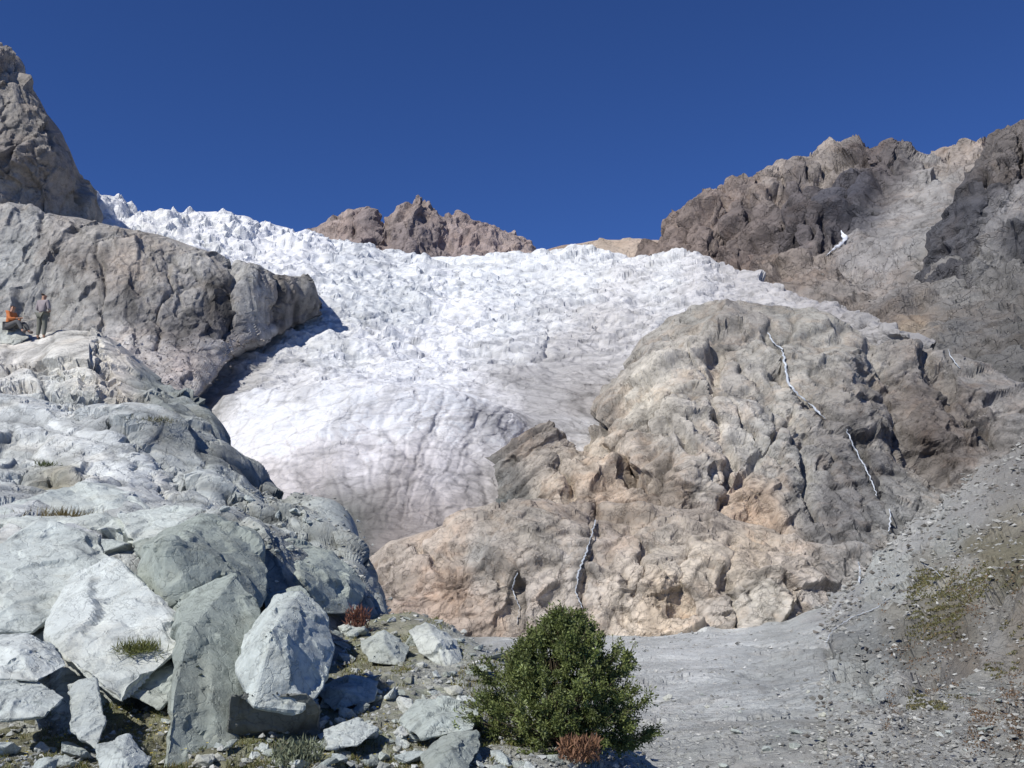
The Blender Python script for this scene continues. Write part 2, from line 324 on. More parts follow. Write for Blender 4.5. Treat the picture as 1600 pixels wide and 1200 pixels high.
# left cliff
t=[(-400,250,600),(0,322,590),(60,330,588),(125,338,585),(180,352,582),(250,366,582),(330,392,585),(350,405,588),(400,412,600),(440,430,615),(478,430,635),(494,440,650),(502,475,660)]
mid=[(-400,430,560),(0,420,555),(100,400,555),(200,430,550),(300,450,555),(400,450,578),(470,460,615),(497,470,642),(502,482,655)]
bs=[(-400,540,530),(0,540,522),(200,524,524),(300,514,538),(380,510,566),(440,498,600),(480,489,634),(497,484,647),(502,486,656)]
bb=[(-400,700,400),(0,700,400),(200,650,430),(300,620,470),(320,600,490),(345,570,522),(380,540,560),(440,514,600),(480,497,636),(502,491,658)]
bk=[(x,y+8,Y+50) for x,y,Y in bb]
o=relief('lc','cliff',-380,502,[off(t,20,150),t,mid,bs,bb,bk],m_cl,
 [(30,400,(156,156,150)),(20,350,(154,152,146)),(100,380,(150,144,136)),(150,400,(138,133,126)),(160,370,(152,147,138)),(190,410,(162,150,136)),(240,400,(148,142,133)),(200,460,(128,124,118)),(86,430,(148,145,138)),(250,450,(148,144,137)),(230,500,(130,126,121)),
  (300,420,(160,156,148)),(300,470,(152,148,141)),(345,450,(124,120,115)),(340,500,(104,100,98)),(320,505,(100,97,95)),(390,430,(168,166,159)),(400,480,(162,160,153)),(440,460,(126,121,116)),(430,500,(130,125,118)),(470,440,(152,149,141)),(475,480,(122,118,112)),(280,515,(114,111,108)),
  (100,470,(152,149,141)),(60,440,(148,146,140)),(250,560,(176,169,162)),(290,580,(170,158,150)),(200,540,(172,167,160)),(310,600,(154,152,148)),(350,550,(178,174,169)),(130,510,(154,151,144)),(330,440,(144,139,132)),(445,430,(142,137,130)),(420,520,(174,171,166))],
 macro=[(1.2,60,51)],ridges=[(.7,26,58)],facets=[(3.6,42,54),(1.9,16,55),(.9,6,56),(.4,2.8,57)],fine=(.3,2.6),A=[[1.1,0,.1],[0,1,0],[-.1,0,.45]],soft=11,warp=9,crackdark=.26,smY=24,step=1.9,mott=(.08,[20,6]),ka=1.12,attk=.75,
 creases=[([(365,410),(355,530)],7,5),([(270,400),(240,540)],6,3),([(430,430),(415,515)],6,4),([(110,400),(150,380),(200,370)],5,2),([(60,330),(80,400),(60,480)],6,2),([(150,390),(170,450),(160,510)],5,2)],
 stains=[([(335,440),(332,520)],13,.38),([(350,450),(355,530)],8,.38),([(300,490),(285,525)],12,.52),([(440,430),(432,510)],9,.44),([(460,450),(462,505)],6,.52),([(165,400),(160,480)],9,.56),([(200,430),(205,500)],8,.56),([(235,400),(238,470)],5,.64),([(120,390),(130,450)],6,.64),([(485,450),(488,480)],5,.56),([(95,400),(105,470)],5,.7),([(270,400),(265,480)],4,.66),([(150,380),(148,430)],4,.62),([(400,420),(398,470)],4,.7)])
tag(o,'streaked grey cliff below the upper left edge of the glacier','cliff')
# right bluff
t=[(776,726,405),(786,704,400),(800,690,398),(830,672,400),(850,668,402),(880,688,410),(905,708,418),(925,692,425),(935,648,435),(945,606,450),(975,566,468),(1000,530,480),(1050,504,480),(1110,480,480),(1180,482,475),(1240,490,470),(1300,500,465),(1350,528,455),(1400,545,450),(1440,540,450),(1500,555,440),(1560,580,430),(1600,605,420),(1700,645,400),(1900,645,400)]
ra=[(776,738,392),(850,706,385),(925,708,400),(960,620,428),(1040,560,440),(1120,540,430),(1250,540,425),(1350,565,420),(1450,585,420),(1600,640,400),(1900,700,380)]
rb=[(776,765,376),(850,740,368),(950,720,374),(1040,640,385),(1120,640,375),(1250,640,375),(1400,650,390),(1500,660,390),(1600,690,380),(1900,740,360)]
rc=[(776,795,362),(900,790,345),(1000,770,340),(1080,750,335),(1200,750,340),(1350,740,355),(1450,730,370),(1600,740,360),(1900,800,340)]
rd=[(776,870,345),(1000,880,320),(1300,880,310),(1900,900,320)]
S1=[(1200,520),(1208,535),(1222,545),(1228,575),(1232,598),(1245,615),(1270,635),(1290,655)]
S2=[(1290,655),(1322,670),(1335,700),(1355,735),(1370,775)]
SAT=.87
o=relief('rb','bluff',776,1880,[[(x,y+20,Y+110) for x,y,Y in t],t,ra,rb,rc,rd],m_bl,
 [(820,690,(142,133,122)),(850,720,(162,152,138)),(800,740,(122,120,114)),(800,780,(114,117,110)),(870,760,(174,160,141)),(940,720,(186,173,153)),(950,780,(178,158,136)),(940,660,(150,142,130)),(960,590,(156,150,139)),(1010,540,(152,147,137)),(1080,500,(146,142,132)),(1150,510,(142,136,127)),(1240,500,(148,144,134)),
  (1050,590,(182,175,161)),(1020,640,(188,180,163)),(1100,560,(162,154,142)),(1080,640,(176,169,156)),(1060,700,(170,163,151)),(1030,760,(138,126,111)),(1000,730,(176,164,148)),(1100,740,(176,169,157)),(1180,640,(174,169,159)),(1180,560,(166,161,150)),(1150,600,(158,152,142)),(1240,620,(162,157,146)),(1200,700,(168,164,154)),(1250,760,(158,155,147)),
  (1160,800,(176,155,132)),(1300,620,(148,142,132)),(1290,560,(158,153,142)),(1320,680,(138,133,126)),(1340,740,(112,110,107)),(1290,780,(122,119,115)),(1330,800,(118,116,113)),(1380,600,(124,117,110)),(1350,560,(152,147,138)),(1430,620,(106,98,91)),(1450,680,(96,87,80)),(1500,640,(114,107,100)),(1500,700,(112,105,99)),(1420,560,(140,134,126)),(1500,570,(132,128,122)),(1580,620,(130,126,121)),(1420,760,(146,144,138)),(1530,740,(150,148,142)),(1420,700,(132,127,120)),(1380,660,(142,137,129)),(1600,680,(132,129,124)),(1550,680,(120,115,109)),(1390,820,(144,143,138)),(1110,610,(184,175,160)),(1070,560,(178,171,158))],
 macro=[(2.2,75,61)],ridges=[(.9,30,68)],facets=[(4.8,44,64),(2.6,19,65),(1.35,8,66),(.65,3.6,67)],fine=(.3,2.6),A=[[.62,0,.5],[0,.9,0],[-.55,0,.8]],soft=13,warp=14,crackdark=.32,smY=30,step=1.9,mott=(.08,[18,6]),ka=1.11,attk=.72,
 creases=[([(930,650),(960,700),(1000,750),(1040,800)],8,9),([(1120,560),(1110,640),(1140,720),(1120,800)],7,5),([(1200,520),(1230,600),(1300,660),(1360,740),(1390,830)],7,4),([(1360,560),(1400,620),(1430,700),(1500,730)],20,9),([(1000,690),(1060,680),(1090,730)],5,5),([(1450,560),(1500,640),(1560,680)],11,6),([(930,600),(1000,560)],6,4),([(1130,780),(1200,700),(1240,640)],5,4),([(850,700),(890,760),(900,800)],6,5),([(970,700),(1010,690),(1050,640)],4,4),([(1020,540),(1100,520),(1200,540)],5,4),([(1260,680),(1250,760),(1270,820)],6,4),([(1080,580),(1150,640),(1230,740),(1260,800)],4,3),([(1150,560),(1220,640),(1300,740)],4,3)],
 bumps=[(1060,640,55,90,8),(1190,620,40,80,3),(1010,800,40,30,3),(870,760,30,35,3),(1320,600,30,70,3)],
 stains=[(S1,9,.6),(S2,16,.58),([(1385,790),(1390,840)],10,.66),([(1300,700),(1290,820)],9,.72),([(1240,740),(1235,810)],7,.72),([(1040,740),(1030,790)],12,.66),([(1120,520),(1160,570)],9,.75),([(930,650),(990,740)],8,.7),([(1480,540),(1500,600)],6,.72),([(1345,600),(1400,700)],9,.7),([(800,700),(815,780)],9,.66),([(1000,560),(950,610)],8,.75)])
tag(o,'large rounded rock bluff right of the glacier with thin waterfalls','rock bluff')
# lower bluff
t=[(530,960,292),(560,905,290),(580,872,290),(610,845,290),(650,836,290),(700,820,290),(760,800,290),(830,793,290),(900,799,290),(960,808,288),(1040,812,285),(1110,806,285),(1170,818,282),(1230,838,280),(1300,850,278),(1340,856,278),(1400,868,275),(1480,885,275),(1540,900,275)]
ra=[(530,970,278),(600,890,275),(700,860,272),(830,835,270),(960,845,268),(1110,850,264),(1230,870,264),(1340,890,264),(1540,920,265)]
rb=[(530,980,265),(600,930,262),(700,920,258),(830,900,256),(960,905,252),(1110,910,248),(1230,915,250),(1340,925,256),(1540,950,258)]
rc=[(530,1060,250),(700,1040,245),(960,1010,240),(1110,1000,238),(1230,990,242),(1340,980,250),(1540,990,250)]
S5=[(930,812),(922,845),(912,875),(903,895),(900,925),(910,950)]
S6=[(808,895),(800,920),(812,950),(808,975)]
o=relief('lb','outcrop',530,1540,[off(t,15,60),t,ra,rb,rc],m_bl,
 [(620,860,(177,164,148)),(600,910,(169,156,140)),(700,850,(177,163,146)),(780,820,(163,153,139)),(760,880,(160,156,147)),(700,930,(173,151,130)),(650,940,(169,151,134)),(800,900,(171,160,145)),(840,850,(157,149,136)),(850,940,(179,168,154)),(900,880,(170,162,150)),(900,820,(158,145,130)),(960,850,(181,167,151)),(980,920,(193,180,162)),(1040,940,(208,189,163)),(1040,880,(181,171,155)),
  (1110,880,(197,184,164)),(1120,940,(175,165,151)),(1180,860,(177,162,142)),(1240,880,(189,177,161)),(1190,930,(179,172,158)),(1280,930,(164,159,152)),(1300,870,(152,147,139)),(1380,880,(158,156,151)),(1440,890,(154,154,150)),(750,960,(171,155,138)),(1100,820,(158,147,133)),(970,810,(158,145,128))],
 macro=[(1.5,45,71)],ridges=[(.65,22,78)],facets=[(2.9,28,74),(1.7,12,75),(.85,5,76),(.4,2.3,77)],fine=(.2,1.8),A=[[.7,0,.4],[0,1,0],[-.4,0,.95]],soft=13,warp=12,crackdark=.32,step=1.9,mott=(.08,[12,4]),ka=1.11,attk=.72,
 creases=[([(930,810),(915,870),(905,950)],7,2),([(810,890),(800,970)],7,2),([(1150,850),(1140,900),(1160,970)],8,3),([(650,850),(700,900)],8,3),([(1080,870),(1060,960)],9,3),([(980,830),(1010,870),(990,930)],5,2)],
 bumps=[(1000,900,60,40,2),(700,900,60,40,2),(1220,900,50,30,2)],
 stains=[(S5,8,.6),(S6,12,.58),([(690,900),(730,940)],9,.75),([(1140,870),(1150,940)],6,.8),([(560,900),(590,870)],9,.7)])
SAT=.82
tag(o,'low ochre rock outcrop across the foot of the glacier','rock outcrop')
# valley floor and right slope
r0=[(450,1010,300),(950,1000,290),(1200,990,290),(1900,640,420)]
t=[(450,1012,255),(950,992,250),(1020,994,248),(1100,983,246),(1150,986,244),(1200,976,242),(1230,974,240),(1260,960,240),(1290,952,240),(1320,928,245),(1350,900,255),(1375,864,262),(1400,850,275),(1430,812,283),(1450,810,290),(1480,778,298),(1500,770,305),(1540,734,315),(1560,722,320),(1600,694,330),(1750,600,340),(1900,540,340)]
ra=[(450,1030,165),(950,1020,160),(1200,1010,150),(1300,985,145),(1400,935,150),(1500,870,165),(1600,800,180),(1750,700,190),(1900,620,190)]
rb=[(450,1060,90),(950,1055,85),(1200,1050,78),(1350,1020,75),(1500,960,78),(1600,900,84),(1750,800,88),(1900,720,88)]
rc=[(450,1110,45),(950,1105,42),(1200,1105,38),(1400,1080,37),(1600,1010,38),(1750,920,38),(1900,860,38)]
rd=[(450,1200,24),(950,1195,22),(1200,1195,20),(1600,1180,19),(1900,1080,19)]
re_=[(450,1600,10),(1200,1600,9),(1600,1560,9),(1900,1500,9)]
o=relief('gf','ground',450,1900,[r0,t,ra,rb,rc,rd,re_],m_gr,
 [(1100,1010,(178,180,176)),(1000,1050,(177,179,174)),(1150,1060,(173,176,172)),(1250,1000,(162,164,159)),(1100,1150,(175,177,172)),(1000,1180,(177,179,174)),(1250,1120,(162,165,161)),(1300,960,(154,154,150)),(1350,1080,(148,151,146)),(1350,1000,(130,132,128)),(1450,1010,(126,124,116)),
  (1400,900,(152,154,148)),(1480,850,(140,142,136)),(1560,790,(134,132,126)),(1590,740,(130,128,123)),(1570,820,(126,121,106)),(1540,870,(116,111,90)),(1590,880,(108,104,82)),(1480,880,(132,128,114)),(1500,940,(120,115,98)),(1420,980,(130,127,116)),(1580,960,(130,127,118)),(1500,1000,(116,108,96)),(1560,1040,(128,120,108)),(1450,1070,(140,138,130)),(1520,1120,(138,138,130)),(1400,1150,(154,154,148)),(1590,1150,(138,137,129)),(1300,1180,(162,164,159)),(1480,1180,(150,150,144)),(1600,1000,(116,107,93)),(1440,840,(154,154,149)),(1540,930,(138,135,126)),(1480,1040,(116,112,106)),(1400,1040,(120,122,119)),(1560,1000,(138,136,129)),(1520,800,(142,141,136)),(1500,900,(144,142,134))],
 macro=[(.5,22,81)],facets=[(.9,12,84),(.4,4,85),(.16,1.3,86)],fine=(.11,1.2),soft=10,warp=18,crackdark=.14,mott=(.14,[16,4,1.2]),vstep=1.6,attk=.7,
 ampf=lambda U,W:np.where(U>1300,1.3,.5)*np.clip((1250-W)/150,.5,1.5),
 creases=[([(1400,870),(1350,960),(1290,1010),(1340,1060),(1380,1110)],8,.5)],
 stains=[([(1400,925),(1350,955),(1290,1010),(1330,1060),(1370,1120)],10,.7),([(1500,960),(1420,1000),(1360,1060)],8,.76),([(1600,930),(1500,980),(1400,1020)],6,.8),([(1180,990),(1280,1000),(1340,990)],5,.84)])
tag(o,'grey gravel valley floor rising to a scree slope on the right','ground')
# left slabs
t=[(-450,470,46),(-100,505,43),(0,526,41),(60,528,40),(90,516,40),(150,522,39),(190,545,38),(250,588,37),(290,608,36),(320,640,34),(350,690,32),(380,740,30),(400,770,28.5),(450,795,27),(500,815,26),(520,842,24),(550,890,22),(580,930,20),(600,980,18),(640,1060,15),(700,1200,12)]
ra=[(-450,600,33),(0,620,31),(150,620,31),(250,640,31),(330,700,29),(400,790,26),(500,850,23),(560,920,19.5),(640,1080,14),(700,1210,11.5)]
rb=[(-450,740,23),(0,740,22.5),(200,740,23),(330,780,23),(420,840,21.5),(500,900,19),(560,960,16.5),(700,1220,11)]
rc=[(-450,860,16),(0,850,16),(200,850,16.3),(330,870,16.3),(450,930,15.6),(560,1010,15.2),(700,1230,11.5)]
rd=[(-450,980,12.2),(0,980,12.2),(200,980,12.3),(400,1010,12.8),(560,1090,13.0),(700,1240,11.3)]
re_=[(-450,1220,9.3),(0,1220,9.4),(260,1220,9.8),(400,1220,10.6),(560,1230,11.2),(700,1260,11.2)]
rf=[(-450,1700,6),(700,1700,7)]
o=relief('ls','bedrock',-440,700,[off(t,50,10),t,ra,rb,rc,rd,re_,rf],m_sl,
 [(30,560,(208,203,192)),(120,560,(210,205,192)),(200,570,(202,194,180)),(60,600,(196,199,192)),(240,600,(146,152,146)),(120,600,(158,164,157)),(100,640,(204,207,202)),(30,660,(198,201,196)),(200,680,(192,196,190)),(250,640,(150,156,150)),(320,650,(140,146,139)),(300,690,(172,176,170)),(280,720,(170,174,167)),(350,740,(166,170,163)),(150,710,(204,207,202)),(60,720,(200,203,198)),(40,760,(188,192,186)),
  (250,770,(196,199,195)),(330,790,(186,191,185)),(180,790,(202,205,200)),(90,790,(148,142,116)),(400,780,(176,180,172)),(450,810,(170,174,166)),(100,840,(196,199,195)),(30,850,(190,193,188)),(200,840,(184,188,183)),(300,840,(178,182,176)),(400,850,(176,181,174)),(500,860,(168,173,166)),(560,920,(158,162,154)),
  (60,950,(184,187,182)),(10,960,(138,135,114)),(150,950,(192,195,190)),(350,950,(168,173,166)),(80,1100,(170,172,161)),(150,1150,(166,168,156)),(30,1150,(164,165,153)),(250,1100,(170,174,166)),(350,1150,(154,158,150)),(560,1050,(152,154,144)),(620,1150,(154,156,145)),(500,1150,(150,152,142))],
 macro=[(.14,7,91)],facets=[(.9,6.2,94),(.42,2.6,95),(.15,1.0,96),(.05,.36,97)],fine=(.012,.28),A=[[.42,0,-.25],[0,.55,0],[.52,0,.9]],soft=14,warp=14,crackdark=.38,ka=1.02,step=1.9,vstep=1.0,bl=.1,attk=.8,mott=(.07,[2.5,.8]),
 ampf=lambda U,W:np.clip((1010-W)/90,.18,1)*np.where((U<140)&(W<560),.3,1),
 creases=[([(60,610),(200,640),(300,700),(380,740)],5,.4),([(0,690),(120,680),(220,720),(340,800)],4,.35),([(60,800),(130,790)],14,.4),([(0,590),(150,600),(260,620)],4,.4),([(350,790),(450,850),(560,930)],7,.3),([(30,640),(140,650),(250,690)],3,.3),([(0,760),(100,770)],4,.3),([(150,530),(180,590),(160,610)],3,.35),([(200,730),(260,780),(240,830)],3,.3),([(0,560),(110,570),(220,610)],3,.25),([(100,620),(180,700),(260,740),(340,760)],3,.3)],
 bumps=[(150,710,80,30,.3),(100,560,90,25,.2)],
 stains=[([(60,612),(160,622),(240,640)],8,.66),([(200,650),(280,660),(330,660)],9,.66),([(0,735),(60,760)],6,.72),([(130,690),(220,720)],4,.74),([(0,598),(50,610)],5,.7),([(90,745),(130,730)],5,.7),([(260,700),(340,740)],6,.76)])
tag(o,'pale fractured bedrock slabs sloping down from the left','bedrock')
# near rubble bank
t=[(-450,1060,12.3),(300,1065,12.5),(440,1020,14.5),(500,980,16.3),(560,965,17),(640,962,17),(700,985,16.5),(760,1020,15.5),(840,1060,14.5),(900,1100,13.5),(960,1150,12.5),(1010,1185,12),(1100,1230,11.5)]
ra=[(-450,1110,10.6),(400,1110,11.2),(640,1040,13.3),(760,1085,12.2),(900,1150,11.3),(1010,1220,10.7),(1100,1260,10.4)]
rb=[(-450,1200,8.8),(400,1190,9.6),(700,1180,9.8),(900,1210,9.6),(1100,1300,9.2)]
rc=[(-450,1700,5),(1100,1700,5)]
o=relief('nb','bank',-440,1095,[off(t,60,6),t,ra,rb,rc],m_soil,
 [(60,1120,(125,123,97)),(200,1150,(127,125,99)),(550,1010,(138,138,113)),(520,1120,(135,135,109)),(620,1000,(144,142,122)),(700,1050,(160,161,150)),(600,1150,(145,145,129)),(700,1180,(150,150,138)),(820,1180,(154,154,142)),(950,1190,(170,170,163)),(800,1080,(158,160,152))],
 macro=[(.07,2,101)],facets=[(.07,.5,104)],fine=(.02,.16),soft=20,warp=16)
tag(o,'rubble bank of soil and short grass in the foreground','bank')
V=[(-6000,-200,-60),(6000,-200,-60),(6000,9000,-60),(-6000,9000,-60)]
o=mk('terrain',V,[(0,1,2,3)],m_gr,np.tile(lin((150,150,145)),(4,1))); tag(o,'flat grey ground reaching under the whole valley to the horizon','terrain',kind='structure')

# ================= WATER AND SNOW =================
m_water=plain('white_water',(.46,.49,.52),.3)
m_snow=plain('snow',(.7,.72,.76),.7)
def ribbon(key,pts,w,label,seed=0,name='waterfall',mat=None,kinds=None,taper=False):
    r=random.Random(seed);P=[]
    pts2=[]
    for (a,b) in zip(pts[:-1],pts[1:]):
        n=max(2,int(math.hypot(b[0]-a[0],b[1]-a[1])/2.5))
        for k in range(n):
            t_=k/n; pts2.append((a[0]+(b[0]-a[0])*t_+r.uniform(-1.4,1.4),a[1]+(b[1]-a[1])*t_))
    pts2.append(pts[-1])
    for p in pts2:
        g,n=find(key,*p); P.append((p,g[1]))
    Ys=[q[1] for q in P]
    Ys=[min(Ys[max(0,i-1):i+2]) for i in range(len(Ys))]
    P=[Vector(at(p[0],p[1],y)) for (p,_),y in zip(P,Ys)]
    V=[];Fc=[];K=7;wv=.7
    for i,p in enumerate(P):
        d=(P[min(i+2,len(P)-1)]-P[max(i-2,0)]).normalized(); vdir=(-p).normalized()
        side=d.cross(vdir).normalized(); pxm=p.y/F
        wv=min(1.2,max(.25,wv+r.uniform(-.35,.35)))
        e=math.sin(math.pi*min(1,(i+1.5)/(len(P)+1))) if taper else 1
        ww=w*pxm*wv*.5*e
        for k in range(K):
            a=math.pi*k/(K-1); V.append(p+side*math.cos(a)*ww+vdir*(math.sin(a)*ww*.3+pxm*.9-(pxm*4 if k in(0,K-1) else 0)))
        if i:
            for k in range(K-1): Fc.append(((i-1)*K+k,(i-1)*K+k+1,i*K+k+1,i*K+k))
    o=mk(name,V,Fc,mat or m_water,smooth=True); tag(o,label,kinds or ('waterfall' if name=='waterfall' else 'stream'),kind='structure'); return o
ribbon('rb',S1,3.2,'upper white waterfall winding down the top of the right bluff',1)
ribbon('rb',S2[1:],1.8,'thin dark-edged cascade on the lower right side of the bluff',2)
ribbon('rb',[(1390,795),(1392,812),(1388,830)],2.4,'short white fall at the right foot of the bluff',3)
ribbon('rb',[(1482,545),(1487,560),(1500,575)],1.4,'faint trickle near the right edge of the bluff',4)
ribbon('lb',S5,2.6,'white stream falling down the ochre outcrop above the bush',5)
ribbon('lb',S6,1.8,'thin grey stream left of the main fall on the ochre outcrop',6)
ribbon('gf',[(1342,878),(1345,895),(1343,910)],3.2,'small white cascade at the right end of the ochre outcrop',7)
ribbon('gf',[(1440,880),(1460,890),(1470,900)],2.2,'small white run of water on the right scree slope',8)
ribbon('gf',[(1400,925),(1370,950),(1330,965),(1300,985),(1290,1010)],1.5,'narrow brook running along the foot of the right slope',9,'stream')
ribbon('rm',[(1314,360),(1321,374),(1316,380),(1304,388),(1290,400)],10,'slim white snow streak in the gully of the right mountain',10,'snow_patch',m_snow,'snow',True)

# ================= ROCKS =================
def hull_obj(name,pts,mat,col,cuts=2,amp=.02,fs=.3,seed=0,bev=.02,ka=.96):
    bm=bmesh.new()
    vs=[bm.verts.new(p) for p in pts]
    r=bmesh.ops.convex_hull(bm,input=vs)
    dead=[g for g in r['geom_interior'] if isinstance(g,bmesh.types.BMVert)]+[g for g in r['geom_unused'] if isinstance(g,bmesh.types.BMVert)]
    bmesh.ops.delete(bm,geom=list(set(dead)),context='VERTS')
    bmesh.ops.dissolve_limit(bm,angle_limit=.2,verts=bm.verts,edges=bm.edges)
    bmesh.ops.bevel(bm,geom=list(bm.edges),offset=bev,segments=1,affect='EDGES',clamp_overlap=True)
    bmesh.ops.triangulate(bm,faces=bm.faces)
    tgt=bev*1.6
    for _ in range(cuts):
        es=[e for e in bm.edges if e.calc_length()>tgt*1.5]
        if not es or len(bm.verts)>30000: break
        bmesh.ops.subdivide_edges(bm,edges=es,cuts=1)
        bmesh.ops.triangulate(bm,faces=[f for f in bm.faces if len(f.verts)>3])
    bm.normal_update()
    P=np.array([v.co[:] for v in bm.verts]);N=np.array([v.normal[:] for v in bm.verts])
    f,cr=facet(P,fs,seed+200,crack=.12); f2,cr2=facet(P,fs*.4,seed+300,crack=.12)
    D=amp*f+amp*.3*f2+amp*.12*fbm(P,fs*.3,3,seed)
    P=P+N*D[:,None]
    for v,p in zip(bm.verts,P): v.co=p
    me=bpy.data.meshes.new(name);bm.to_mesh(me);bm.free()
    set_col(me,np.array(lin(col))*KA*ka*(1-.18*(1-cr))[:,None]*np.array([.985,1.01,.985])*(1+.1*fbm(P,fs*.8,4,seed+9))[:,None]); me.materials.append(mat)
    return bpy.data.objects.new(name,me)
def recenter(o):
    me=o.data;n=len(me.vertices);a=np.empty(n*3,np.float32);me.vertices.foreach_get('co',a);a=a.reshape(-1,3)
    c=np.array([a[:,0].mean(),a[:,1].mean(),a[:,2].min()]);a-=c;me.vertices.foreach_set('co',a.ravel());me.update();o.location=c
def hero(pts,col,label,thick=.6,seed=0,cuts=6):
    P=at([p[0] for p in pts],[p[1] for p in pts],[p[2] for p in pts]);c=P.mean(0)
    w=np.ptp(P[:,0]);sz=max(w,np.ptp(P[:,2]))
    back=[]
    for p in P: q=c+(p-c)*.8; back.append(q*(1+thick*sz/q[1]))
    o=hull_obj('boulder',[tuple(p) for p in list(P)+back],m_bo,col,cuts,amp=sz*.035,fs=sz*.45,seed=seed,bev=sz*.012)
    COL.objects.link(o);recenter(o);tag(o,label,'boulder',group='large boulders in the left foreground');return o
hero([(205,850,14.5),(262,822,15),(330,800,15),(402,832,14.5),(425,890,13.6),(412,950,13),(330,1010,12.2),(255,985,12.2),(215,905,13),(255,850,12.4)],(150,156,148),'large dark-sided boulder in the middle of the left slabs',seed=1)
hero([(75,955,12.2),(110,900,12.8),(165,868,13),(200,885,12.6),(235,905,12.2),(290,975,11.8),(285,1010,11.2),(190,1100,10.2),(120,1050,10.6),(80,1000,11.2)],(196,199,195),'big pale flat-faced boulder left of the dark-sided boulder',seed=2)
hero([(385,985,11.2),(430,930,11.5),(470,922,11.5),(510,960,11.3),(522,1010,11),(505,1075,10.4),(480,1110,10.0),(395,1105,9.8),(368,1045,10.2),(425,980,10.1)],(182,187,182),'upright pale block leaning over a dark hollow',seed=3)
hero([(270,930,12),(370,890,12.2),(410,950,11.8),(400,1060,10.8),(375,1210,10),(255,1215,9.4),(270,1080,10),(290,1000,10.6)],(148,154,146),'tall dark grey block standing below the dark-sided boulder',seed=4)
hero([(358,1085,9.8),(478,1082,9.95),(505,1105,10.05),(492,1228,10.9),(350,1228,10.6)],(120,120,114),'rock face painted darker for shade under the leaning pale block',seed=5)  # base colour darkened to paint in the shade below the overhang
hero([(415,870,16.5),(455,845,17),(520,860,17),(575,915,16.5),(560,960,15.5),(505,960,15),(440,930,15),(470,900,14.8)],(156,162,154),'grey-green boulder at the right end of the slabs',seed=6)
hero([(0,850,13.8),(60,815,14.5),(150,840,14.5),(180,880,13.8),(110,930,12.8),(50,990,12),(-60,980,12),(-80,880,13)],(186,190,185),'long pale slab at the left edge',seed=7)
hero([(-30,1000,10.6),(40,990,10.8),(90,1010,10.6),(105,1040,10.2),(60,1065,9.8),(-30,1060,9.8),(30,1015,10)],(198,201,197),'rounded white rock at the left edge above the grass',seed=8)
hero([(0,1065,9.8),(60,1060,9.9),(100,1090,9.6),(70,1120,9.2),(0,1125,9.2),(-30,1090,9.4)],(178,182,178),'pale rock wedged below the white rock at the left edge',seed=9)
hero([(105,1070,10),(150,1060,10),(165,1130,9.3),(150,1170,9),(110,1140,9.2)],(172,176,172),'narrow upright pale rock beside the grassy hollow',seed=10)
hero([(636,985,14.4),(665,970,14.6),(715,1000,14.3),(728,1045,13.6),(700,1058,13.4),(655,1020,13.8),(685,1005,13.7)],(186,188,182),'pale pointed slab just left of the bush top',seed=11)
hero([(490,1075,11.6),(540,1055,12),(592,1065,11.8),(585,1095,11.3),(520,1112,11),(540,1080,11.2)],(174,180,174),'flat grey slab in the rubble left of the bush',seed=12)
hero([(620,1130,10.4),(650,1098,10.8),(700,1090,10.8),(750,1105,10.5),(740,1140,10),(660,1155,9.8),(690,1115,10.1)],(170,176,170),'broad angular rock at the left foot of the bush',seed=13)
hero([(655,1180,9.4),(690,1150,9.7),(745,1140,9.7),(752,1165,9.4),(725,1215,8.9),(670,1220,8.8),(705,1170,9.1)],(150,155,148),'dark grey rock at the bottom edge left of the bush',seed=14)
hero([(205,1000,11.6),(300,985,11.8),(310,1040,11.2),(250,1110,10.4),(195,1080,10.6)],(168,173,166),'squat grey rock behind the tuft on the pale boulder',seed=15)
hero([(505,1140,10),(560,1120,10.2),(590,1140,10),(560,1165,9.6),(510,1170,9.5)],(182,186,182),'small flat pale rock under the grass near the bottom',seed=16)
hero([(0,500,39.2),(15,495,39.4),(32,503,39.3),(45,528,39),(20,540,38.6),(-25,535,38.8),(-25,505,39.2)],(180,180,172),'rock that the seated hiker leans on',seed=17,cuts=4)
hero([(150,1165,8.8),(200,1150,9),(235,1185,8.8),(215,1225,8.4),(155,1225,8.4),(190,1175,8.6)],(178,182,178),'pale rock at the bottom edge in the grass',seed=18)
hero([(560,1000,14),(600,985,14.3),(640,1010,14),(630,1040,13.4),(575,1035,13.4),(600,1005,13.6)],(168,172,166),'grey rock in the middle of the rubble bank',seed=19)
hero([(180,800,16.5),(260,790,17),(340,800,16.8),(300,840,15.6),(210,850,15.2)],(188,192,186),'flat pale ledge above the large dark-sided boulder',seed=20)
hero([(410,930,13.8),(470,915,14),(500,945,13.6),(480,1000,12.6),(420,990,12.6)],(158,164,156),'grey block wedged behind the leaning pale block',seed=21)
hero([(-60,770,18),(60,755,18.5),(210,775,18.5),(300,830,17),(230,850,16),(60,830,15.8),(-60,820,16)],(190,194,188),'long pale slab running down to the right below the brownish tuft',seed=22)
protos=[]
gcols=[(190,195,190),(178,183,178),(166,171,164),(198,201,196),(156,161,154),(182,181,171),(172,178,174),(194,195,190)]
for k in range(14):
    r=random.Random(k+40);pts=[]
    ax=(1,r.uniform(.6,.9),r.uniform(.35,.7))
    for i in range(r.choice([9,11,13,15])):
        v=Vector((r.gauss(0,1),r.gauss(0,1),r.gauss(0,1))).normalized()
        m_=max(abs(v.x),abs(v.y),abs(v.z));v=v/(m_**.5)
        pts.append((v.x*.5*ax[0],v.y*.5*ax[1],v.z*.5*ax[2]))
    protos.append(hull_obj('rock',pts,m_bo,gcols[k%8],4,amp=.03,fs=.4,seed=k,bev=.018))
